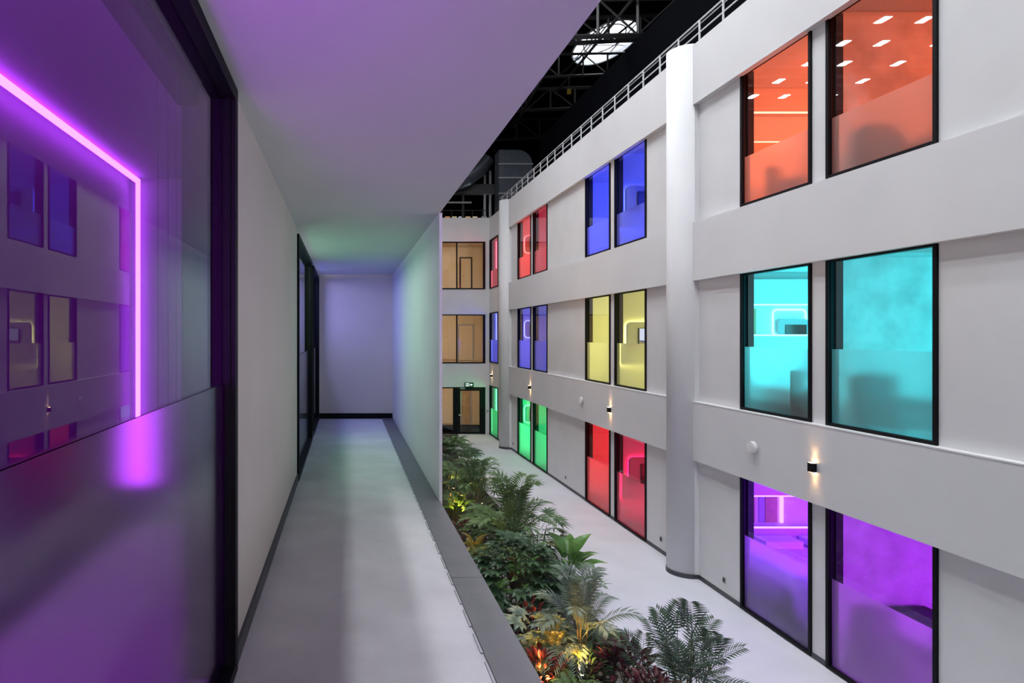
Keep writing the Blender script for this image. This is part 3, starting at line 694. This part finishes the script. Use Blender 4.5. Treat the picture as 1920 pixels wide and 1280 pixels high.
P = rounded(1.15, 1.85, -0.03, 0.52, 0.08); MB().tube([(a, -0.03, c) for a, c in P+[P[0]]], 0.02, 6).build('mirror_light', led_mat('cyan'), t)
recalc(MB().prism(rounded(1.22, 1.85, -0.02, 0.32, 0.06), 'y', -0.10, -0.05).build('mirror_panel', M['greyp'], t)); MB().box(1.36, 1.8, -0.12, -0.101, 0.0, 0.20).build('screen', M['tv'], t)
t = niche(0, 4.62, 4.05, 'orange', 'orange')
t = niche(2, -3.36, -3.97, 'purple', 'purple')
for j, (xa, xb_, mm) in enumerate([(0.55, 0.78, 'wood'), (0.86, 0.98, 'greyp'), (1.0, 1.25, 'wood')]): MB().box(xa, xb_, -0.02, -0.002, 0, 0.57).build('wardrobe_door', M[mm], t)
MB().box(1.31, 1.36, -0.05, -0.002, 0, 0.57).build('upright_strip', led_mat('purple'), t)
# art panels on the party wall seen through the nearest windows
pm = mat('mottled_wall', (0.7, 0.7, 0.7, 1), 0.35, noise=0.18, nscale=2.5)
for r in range(3):
    z0, z1 = ROWS[r]; yv = SPEC[2][1]
    o = MB().box(7.72, 9.62, yv-0.03, yv-0.001, Z(z0)-0.1, Z(z1)+0.05).build('wall_lining', pm); tag(o, 'mottled wall lining in the nearest %s row room' % ROWN[r], 'panel')
# bed with quilted throw, armchairs
def bed(x, y, z, label, p=0.0):
    t = empty('bed', (x, y, z)); tag(t, label, 'bed')
    MB().box(0, 1.9, -2.0, 0, -p+0.01, 0.30).build('bed_base', M['fabric'], t)
    b = MB(); nx, ny = 10, 12
    b.box(0, 1.9, -2.0, 0, 0.30, 0.55); b.build('mattress', M['linen'], t)
    b = MB()
    for i in range(nx):
        for j in range(ny):
            x0_, y0_ = 0.02+i*0.186, -1.95+j*0.13
            b.prism([(x0_, y0_), (x0_+0.17, y0_), (x0_+0.17, y0_+0.115), (x0_, y0_+0.115)], 'z', 0.55, 0.58)
    b.build('quilt', M['linen'], t)['kind'] = 'stuff'
    for sx in (0.1, 1.05): MB().box(sx, sx+0.75, -0.45, -0.05, 0.58, 0.72).build('pillow', M['linen'], t)
bed(8.3, SPEC[3][1]-0.32, Z(-5.2)+0.35, 'bed with a quilted throw in the purple ground row room', 0.35)
bed(8.5, SPEC[3][1]-0.32, Z(-1.55), 'bed in the cyan middle row room')
def armchair(x, y, z, rz, label):
    t = empty('armchair', (x, y, z), rz); tag(t, label, 'chair')
    MB().box(-0.35, 0.35, -0.35, 0.35, 0.18, 0.44).build('seat', M['fabric'], t); MB().box(-0.38, 0.38, 0.25, 0.42, 0.18, 0.95).build('backrest', M['fabric'], t)
    for s_ in (-1, 1): MB().box(min(s_*0.32, s_*0.43), max(s_*0.32, s_*0.43), -0.35, 0.28, 0.18, 0.62).build('armrest', M['fabric'], t)
    for sx in (-1, 1):
        for sy in (-1, 1): MB().bar((sx*0.3, sy*0.3, 0), (sx*0.3, sy*0.3, 0.18), 0.02).build('leg', M['frame'], t)
armchair(8.65, 9.2, Z(-1.55), 0.0, 'dark armchair blurred behind the lower glass of the nearest cyan window')
armchair(8.75, 9.2, Z(-5.2), 0.1, 'dark armchair blurred behind the lower glass of the magenta window')
armchair(8.7, 9.2, Z(2.30), 0.0, 'dark armchair blurred behind the lower glass of the nearest orange window')
armchair(8.2, 10.35, Z(-1.55), 0.5, 'dark armchair blurred in the left cyan window')
armchair(9.0, 11.6, Z(2.30), 0.4, 'dark armchair blurred in the left orange window')
armchair(8.35, 10.3, Z(-5.2), 0.6, 'dark armchair blurred in the purple ground row window')

# ------------------------------------------------------------------ planting bed
edge = [(4.62, -1.0), (4.60, 9.5), (4.60, 14), (4.64, 20), (4.75, 25.5), (5.0, 28.0), (5.4, 30.2), (5.75, 31.4), (5.9, 32.0)]
pts = [(1.0, -1.0)]+edge+[(1.0, 32.0)]
soil = MB(); soil.prism(pts, 'z', 0.0, 0.05); so = recalc(soil.build('planting_bed', M['soil'])); struct(so, 'dark soil bed along the atrium path')
for i in range(len(edge)-1):
    a, b = Vector((*edge[i], 0)), Vector((*edge[i+1], 0)); d_ = (b-a).normalized(); nn = Vector((-d_.y, d_.x, 0))*0.05
    L_ = (b-a).length; c_ = max(1, round(L_/1.5))
    for k in range(c_):
        p, q = a+(b-a)*k/c_, a+(b-a)*(k+1)/c_-d_*0.006
        recalc(MB().prism([tuple((p-nn).xy), tuple((q-nn).xy), tuple((q+nn).xy), tuple((p+nn).xy)], 'z', 0.0, 0.07).build('kerbstone', M['kerb'], so))
pb = MB()
for i in range(900):
    px_, py_ = random.choice([(random.gauss(4.35, 0.25), random.gauss(8.6, 0.5)), (random.gauss(3.2, 0.4), random.uniform(9.5, 16))])
    if px_ > 4.7: px_ = 4.6
    r_ = random.uniform(0.02, 0.045); a0 = random.random()*6
    p6 = [(px_+r_*math.cos(a0+k*1.05), py_+r_*0.8*math.sin(a0+k*1.05)) for k in range(6)]
    b0 = len(pb.v); pb.v += [(x, y, 0.045) for x, y in p6]+[(px_+(x-px_)*0.6, py_+(y-py_)*0.6, 0.05+r_) for x, y in p6]
    pb.f += [(b0+k, b0+(k+1) % 6, b0+6+(k+1) % 6, b0+6+k) for k in range(6)]+[tuple(b0+6+k for k in range(6))]
tag(pb.build('pebbles', M['stone']), 'white pebbles scattered between the plants', 'gravel', kind='stuff')

def curve_pts(L_, rise, droop, n=9, side=0.0):
    p = []
    for i in range(n+1):
        s_ = i/n
        p.append(Vector((L_*s_*math.cos(rise)*(1), side*s_*s_*L_, L_*(math.sin(rise)*s_-droop*s_*s_*s_))))
    return p
def frond_mesh(L_, rise, droop, nl, ll, lw, stemr=0.008, start=0.2, fold=0.35, sweep=0.55, name='frond', jit=0.1, tdrop=0.22):
    """feather frond: a rachis with two ranks of leaflets"""
    rnd = random.Random(int(L_*1000)+nl); P = curve_pts(L_, rise, droop)
    b = MB(); b.tube([tuple(p) for p in P], stemr, 4, 0.25)
    def at(s_):
        k_ = s_*(len(P)-1); i = min(int(k_), len(P)-2); return P[i].lerp(P[i+1], k_-i), (P[i+1]-P[i]).normalized()
    for i in range(nl):
        s_ = start+(1-start)*(i+0.5)/nl; p, d = at(s_)
        side = d.cross(Vector((0, 0, 1))); 
        if side.length < 1e-3: side = Vector((0, 1, 0))
        side.normalize(); up = side.cross(d)
        u = (s_-start)/(1-start); l_ = ll*(0.45+1.1*math.sin(math.pi*(0.15+0.8*u))*0.6)*(1+rnd.uniform(-jit, jit))
        for sg in (-1, 1):
            dirv = (side*sg*(1-sweep*0.6)+d*sweep+up*fold*0.6+Vector((0, 0, -0.15))).normalized()
            mid = p+dirv*l_*0.45; tip = p+dirv*l_+Vector((0, 0, -l_*tdrop)); wv = dirv.cross(up).normalized()*lw*0.5
            b0 = len(b.v); b.v += [tuple(p), tuple(mid+wv), tuple(tip), tuple(mid-wv), tuple(mid+up*lw*0.15)]
            b.f += [(b0, b0+1, b0+4), (b0+1, b0+2, b0+4), (b0+2, b0+3, b0+4), (b0+3, b0, b0+4)]
    return b
def blade(b, base, d, up, L_, w_, bend=0.25, k=5):
    """broad pointed leaf"""
    d = d.normalized(); side = d.cross(up).normalized(); upn = side.cross(d).normalized(); rows = []
    for i in range(k+1):
        s_ = i/k; c = base+d*L_*s_-upn*0+Vector((0, 0, -bend*L_*s_*s_)); ww = w_*0.5*math.sin(math.pi*min(1, (0.06+s_*0.94))**0.8) if i < k else 0.0
        b0 = len(b.v); b.v += [tuple(c+side*ww+upn*ww*0.3), tuple(c), tuple(c-side*ww+upn*ww*0.3)]; rows.append(b0)
    for i in range(k):
        a, c = rows[i], rows[i+1]; b.f += [(a, c, c+1, a+1), (a+1, c+1, c+2, a+2)]
def palmate(nf, L_, w_, spread=200, pet=0.25, cup=0.25):
    b = MB(); b.tube([(0, 0, 0), (pet*0.5, 0, pet*0.35), (pet, 0, pet*0.45)], 0.006, 4, 0.6)
    c = Vector((pet, 0, pet*0.45))
    for i in range(nf):
        a = R(-spread/2+spread*i/(nf-1)); d = Vector((math.cos(a), math.sin(a), cup)); f = 1-0.35*abs(i-(nf-1)/2)/((nf-1)/2)
        blade(b, c, d, Vector((0, 0, 1)), L_*f, w_, 0.35, 4)
    return b
def simple_leaf(L_, w_, pet=0.12, bend=0.4):
    b = MB(); b.tube([(0, 0, 0), (pet*0.7, 0, pet*0.5), (pet, 0, pet*0.6)], 0.005, 4, 0.7)
    blade(b, Vector((pet, 0, pet*0.6)), Vector((1, 0, 0.5)), Vector((0, 0, 1)), L_, w_, bend, 6); return b
HOLD = []
def proto(b, name, m_, smooth=False):
    o = b.build(name, m_, smooth=smooth); HOLD.append(o); return o
PR = {}
def pr(key, fn, name, m_):
    k = (key, m_.name)
    if k not in PR: PR[k] = proto(fn(), name, m_)
    return PR[k]
def plant(kind, name, x, y, h, spread, m_, label, seed, group=None, n=None, canes=None):
    rnd = random.Random(seed); t = empty(name, (x, y, 0.05)); tag(t, label, 'plant', group)
    if kind == 'palm':
        n = n or 15
        for k in range(canes or 5):
            a = rnd.random()*6.28; r_ = rnd.uniform(0.02, 0.10); hh = h*rnd.uniform(0.30, 0.5)
            MB().tube([(r_*math.cos(a), r_*math.sin(a), -0.02), (r_*1.4*math.cos(a), r_*1.4*math.sin(a), hh*0.6), (r_*2*math.cos(a), r_*2*math.sin(a), hh)], 0.017, 6, 0.6).build('stem', M['cane'], t)
        protos = [pr('palm%d' % q, lambda q=q: frond_mesh(1.0, R(67-19*q), 0.34+0.08*q, 20, 0.23, 0.024, fold=0.4, sweep=0.6), 'frond', m_) for q in range(3)]
        for k in range(n):
            u = k/(n-1); q = 0 if u < 0.3 else (1 if u < 0.7 else 2)
            a = k*2.399+rnd.uniform(-0.3, 0.3); zb_ = h*(0.40-0.22*u)
            sc_ = (h*0.72 if q == 0 else max(spread, h*0.5)*(1.2 if q == 1 else 1.0))*rnd.uniform(0.88, 1.1)
            link_copy(protos[q], t, (0.05*math.cos(a), 0.05*math.sin(a), zb_), (0, -R(16)*(1-u)+R(rnd.uniform(-8, 8)), a), sc_)
    elif kind == 'fern':
        n = n or 14
        protos = [pr('fern%d' % q, lambda q=q: frond_mesh(1.0, R(48-16*q), 0.45, 22, 0.20, 0.045, 0.006, 0.08, 0.1, 0.25), 'frond', m_) for q in range(2)]
        for k in range(n):
            a = k*2.399+rnd.uniform(-0.3, 0.3)
            link_copy(protos[k % 2], t, (0, 0, h*0.12), (0, R(rnd.uniform(-20, 8)), a), spread*rnd.uniform(0.8, 1.15))
    elif kind in ('fan', 'fatsia'):
        n = n or (34 if kind == 'fatsia' else 30)
        if kind == 'fatsia': P_ = pr('fatsia', lambda: palmate(8, 0.26, 0.10, 250, 0.18), 'leaf', m_)
        else: P_ = pr('fan', lambda: palmate(8, 0.34, 0.045, 190, 0.2), 'leaf', m_)
        for k in range(canes or 6):
            a = rnd.random()*6.28; r_ = rnd.uniform(0.03, spread*0.35); hh = h*rnd.uniform(0.6, 0.9)
            MB().tube([(r_*0.4*math.cos(a), r_*0.4*math.sin(a), -0.02), (r_*0.8*math.cos(a), r_*0.8*math.sin(a), hh*0.5), (r_*1.3*math.cos(a), r_*1.3*math.sin(a), hh)], 0.012, 5, 0.6).build('stem', M['stem'], t)
        for k in range(n):
            u = (k+0.5)/n; a = k*2.399+rnd.uniform(-0.4, 0.4); el = math.acos(1-1.5*u)
            rr = spread*0.62; zc_ = h*0.55; rz_ = h*0.36
            link_copy(P_, t, (rr*math.sin(el)*math.cos(a), rr*math.sin(el)*math.sin(a), zc_+rz_*math.cos(el)), (rnd.uniform(-0.3, 0.3), R(-35)+el*0.55, a), rnd.uniform(0.85, 1.2))
    elif kind == 'broad':
        n = n or 16
        P_ = pr('broad', lambda: simple_leaf(0.42, 0.20, 0.22, 0.55), 'leaf', m_)
        for k in range(n):
            u = k/n; a = k*2.399+rnd.uniform(-0.3, 0.3)
            link_copy(P_, t, (0.04*math.cos(a), 0.04*math.sin(a), h*(0.55-0.4*u)), (rnd.uniform(-0.2, 0.2), R(-48+45*u), a), spread/0.55*rnd.uniform(0.8, 1.1))
        MB().bar((0, 0, -0.02), (0, 0, h*0.55), 0.02, 6).build('stem', M['stem'], t)
    elif kind == 'shrub':
        n = n or 60
        P_ = pr('shrub', lambda: simple_leaf(0.15, 0.065, 0.04, 0.3), 'leaf', m_)
        for k in range(5):
            a = k*1.3; MB().tube([(0, 0, -0.02), (spread*0.2*math.cos(a), spread*0.2*math.sin(a), h*0.4), (spread*0.4*math.cos(a), spread*0.4*math.sin(a), h*0.8)], 0.009, 5, 0.5).build('stem', M['stem'], t)
        for k in range(n):
            u = (k+0.5)/n; a = k*2.399+rnd.uniform(-0.5, 0.5); el = math.acos(1-1.35*u); q = rnd.uniform(0.65, 1.0)
            link_copy(P_, t, (spread*0.75*q*math.sin(el)*math.cos(a), spread*0.75*q*math.sin(el)*math.sin(a), h*0.45+h*0.42*q*math.cos(el)), (rnd.uniform(-0.6, 0.6), R(-60)+el*0.6+rnd.uniform(-0.4, 0.4), a), rnd.uniform(0.8, 1.25))
    elif kind == 'bunch':      # parlour palm with wide leaflets
        n = n or 16
        protos = [pr('bunch%d' % q, lambda q=q: frond_mesh(1.0, R(66-20*q), 0.18, 11, 0.36, 0.046, 0.009, 0.22, 0.25, 0.5, tdrop=0.10), 'frond', m_) for q in range(3)]
        for k in range(canes or 10):
            a = k*2.399; r_ = 0.03+0.013*k; hh = h*(0.72-0.045*k); lean = 1.0+spread*1.1*k/9
            top = Vector((r_*math.cos(a)*(1+lean*1.6), r_*math.sin(a)*(1+lean*1.6), hh)); ft = Vector((r_*math.cos(a), r_*math.sin(a), -0.02))
            MB().tube([tuple(ft), tuple(ft.lerp(top, 0.5)), tuple(top)], 0.012, 6, 0.6).build('stem', M['stem'], t)
            for j in range(max(2, n//(canes or 10))):
                q = min(2, j); aa = a+(j-1)*1.9+rnd.uniform(-0.5, 0.5); f = 1.0-0.17*j
                link_copy(protos[q], t, ft.lerp(top, f), (0, -R(12)+R(rnd.uniform(-10, 12)), aa), spread*0.92*rnd.uniform(0.85, 1.15))
    return t
def at(px, py):              # point on the floor seen at a pixel
    Y_ = 1150*5.2/(py-629); return ((px-650)*Y_/1150, Y_)
G = 'plants of the atrium bed'
PL = [
 ('bunch', 'parlour_palm', (1287, 1325), 1.32, 0.66, 'l_palm', 'free-standing dark green palm at the lower right of the bed', 50),
 ('palm', 'feather_palm', (1088, 1262), 1.72, 1.0, 'l_grey', 'silvery feather palm with amber lit stems at the front', 22),
 ('palm', 'feather_palm', (962, 1085), 2.45, 1.1, 'l_mid', 'tall green feather palm spreading over the path in mid bed', 26),
 ('fatsia', 'fatsia', (970, 1172), 1.45, 0.66, 'l_dark', 'glossy dark bush with hand-shaped leaves left of the silvery palm', 70),
 ('broad', 'philodendron', (1068, 1118), 0.85, 0.75, 'l_bright', 'bright green plant with broad drooping leaves at the path edge', 20),
 ('palm', 'feather_palm', (890, 985), 2.1, 0.8, 'l_mid', 'upright feathery palm behind the tall mid bed palm', 18),
 ('fan', 'lady_palm', (846, 975), 2.30, 0.85, 'l_dark', 'tall dark lady palm beside the balcony screen wall', 64),
 ('fern', 'arching_fern', (852, 915), 1.6, 1.25, 'l_mid', 'long arching fronds in front of the entrance screen', 10),
 ('shrub', 'croton', (992, 1215), 0.75, 0.42, 'l_red', 'red leaved shrub at the foot of the dark glossy bush', 60),
 ('shrub', 'croton', (1172, 1290), 0.62, 0.52, 'l_wine', 'wine red shrub between the silvery palm and the free-standing palm', 110),
 ('shrub', 'croton', (1015, 1300), 0.55, 0.42, 'l_red', 'amber lit red shrub beside the coping at the front', 90),
 ('shrub', 'croton', (868, 1020), 0.6, 0.35, 'l_wine', 'small wine red shrub beside the coping in mid bed', 50),
 ('broad', 'peace_lily', (890, 1075), 0.75, 0.45, 'l_yellow', 'yellow leaved plant glowing in an amber spotlight', 16),
 ('palm', 'young_palm', (1035, 1275), 0.95, 0.45, 'l_yellow', 'small amber lit palm with yellow stems near the coping', 11),
 ('fern', 'sword_fern', (1130, 1235), 0.8, 0.62, 'l_mid', 'green fern on the right of the silvery palm', 18),
 ('fern', 'sword_fern', (1085, 1340), 0.6, 0.6, 'l_mid', 'green fern at the bottom edge of the photo', 18),
 ('fern', 'sword_fern', (1185, 1375), 0.6, 0.55, 'l_bright', 'bright fern at the bottom edge below the wine red shrub', 16),
 ('fern', 'sword_fern', (1330, 1420), 0.8, 0.55, 'l_grey', 'pale fern at the foot of the free-standing palm', 14),
 ('fern', 'sword_fern', (1040, 1150), 0.9, 0.6, 'l_dark', 'dark fern under the bright broad leaved plant', 18),
 ('fern', 'sword_fern', (925, 1130), 0.8, 0.55, 'l_bright', 'light green fern left of the glossy dark bush', 18),
 ('broad', 'philodendron', (905, 1020), 0.8, 0.55, 'l_mid', 'green broad leaved plant left of the tall mid bed palm', 18),
 ('fern', 'sword_fern', (1000, 1095), 0.8, 0.6, 'l_mid', 'green fern between the tall palm and the dark bush', 18),
 ('fan', 'lady_palm', (1010, 1055), 1.0, 0.5, 'l_dark', 'low dark lady palm right of the tall mid bed palm', 36),
 ('broad', 'philodendron', (860, 990), 0.9, 0.55, 'l_bright', 'bright leaved plant at the foot of the tall lady palm', 18),
 ('fern', 'sword_fern', (925, 985), 0.9, 0.6, 'l_mid', 'green fern right of the upright feathery palm', 16),
 ('fan', 'lady_palm', (905, 945), 1.1, 0.5, 'l_dark', 'dark lady palm at the path edge behind the feathery palm', 36),
 ('fern', 'sword_fern', (870, 1075), 0.8, 0.55, 'l_dark', 'dark fern beside the coping below the yellow plant', 18),
 ('fern', 'sword_fern', (950, 1190), 0.8, 0.55, 'l_dark', 'dark fern beside the coping below the glossy bush', 18),
 ('fatsia', 'fatsia', (1005, 1245), 0.65, 0.42, 'l_grey', 'grey green low plant with hand-shaped leaves above the amber shrub', 30),
 ('broad', 'philodendron', (985, 1115), 0.6, 0.5, 'l_bright', 'bright leaves under the tall mid bed palm', 16),
 ('fern', 'sword_fern', (900, 1110), 0.8, 0.55, 'l_grey', 'grey green fern right of the yellow plant', 16),
 ('fern', 'sword_fern', (855, 955), 0.9, 0.6, 'l_mid', 'mid green fern under the tall lady palm', 16),
 ('shrub', 'croton', (1225, 1345), 0.5, 0.4, 'l_wine', 'wine red shrub at the foot of the free-standing palm', 60),
 ('fern', 'sword_fern', (880, 905), 0.9, 0.7, 'l_dark', 'dark fern farthest along the path edge', 16),
 ('fatsia', 'fatsia', (930, 1055), 0.9, 0.5, 'l_mid', 'green plant with hand-shaped leaves under the tall mid bed palm', 36),
 ('fern', 'arching_fern', (878, 868), 1.2, 0.9, 'l_dark', 'dark arching fern nearest the entrance door', 14),
 ('fern', 'arching_fern', (845, 850), 1.4, 1.1, 'l_mid', 'mid green fern between the screen wall and the entrance screen', 14),
 ('shrub', 'box_shrub', (1060, 1200), 0.7, 0.5, 'l_dark', 'dark small leaved shrub behind the silvery palm', 80),
 ('shrub', 'box_shrub', (1095, 1290), 0.45, 0.45, 'l_dark', 'dark small leaved shrub before the silvery palm', 70),
 ('shrub', 'box_shrub', (950, 1010), 0.9, 0.5, 'l_dark', 'dark small leaved shrub at the edge behind the tall palm', 70),
]
for i, (kd, nm, pp, h, sp_, mm, lb, n_) in enumerate(PL):
    x, y = at(*pp); plant(kd, nm, x, y, h, sp_, M[mm], lb, 100+i, None, n_)
for o in HOLD: bpy.data.objects.remove(o)
# amber garden spots
for j, (px, py, p_) in enumerate([(1028, 1330, 75), (1092, 1300, 80), (880, 1105, 110), (862, 985, 110), (850, 930, 110), (905, 960, 90), (1000, 1260, 30)]):
    x, y = at(px, py); t = empty('garden_spot', (x, y, 0.05))
    tag(t, ['black garden spot lighting the red shrub by the coping', 'black garden spot at the stems of the silvery palm', 'black garden spot under the yellow leaved plant', 'black garden spot under the tall lady palm', 'black garden spot before the entrance screen', 'black garden spot under the feathery palm', 'black garden spot between the front shrubs'][j], 'light', 'amber garden spots')
    MB().bar((0, 0, -0.02), (0, 0, 0.12), 0.01).build('spike', M['frame'], t); lh = MB().bar((0, 0, 0.12), (0, 0.03, 0.2), 0.035, 12).build('lamp_head', M['frame'], t)
    MB().bar((0, 0.0305, 0.201), (0, 0.032, 0.205), 0.028, 12).build('lens', AMB, lh)
    l = bpy.data.lights.new('garden_light', 'SPOT'); l.energy = p_; l.color = (1.0, 0.55, 0.15); l.spot_size = R(110); l.spot_blend = 0.8; l.shadow_soft_size = 0.03
    lo = bpy.data.objects.new('garden_light', l); COL.objects.link(lo); lo.parent = t; lo.location = (0, 0.04, 0.23); lo.rotation_euler = (R(172), 0, 0)
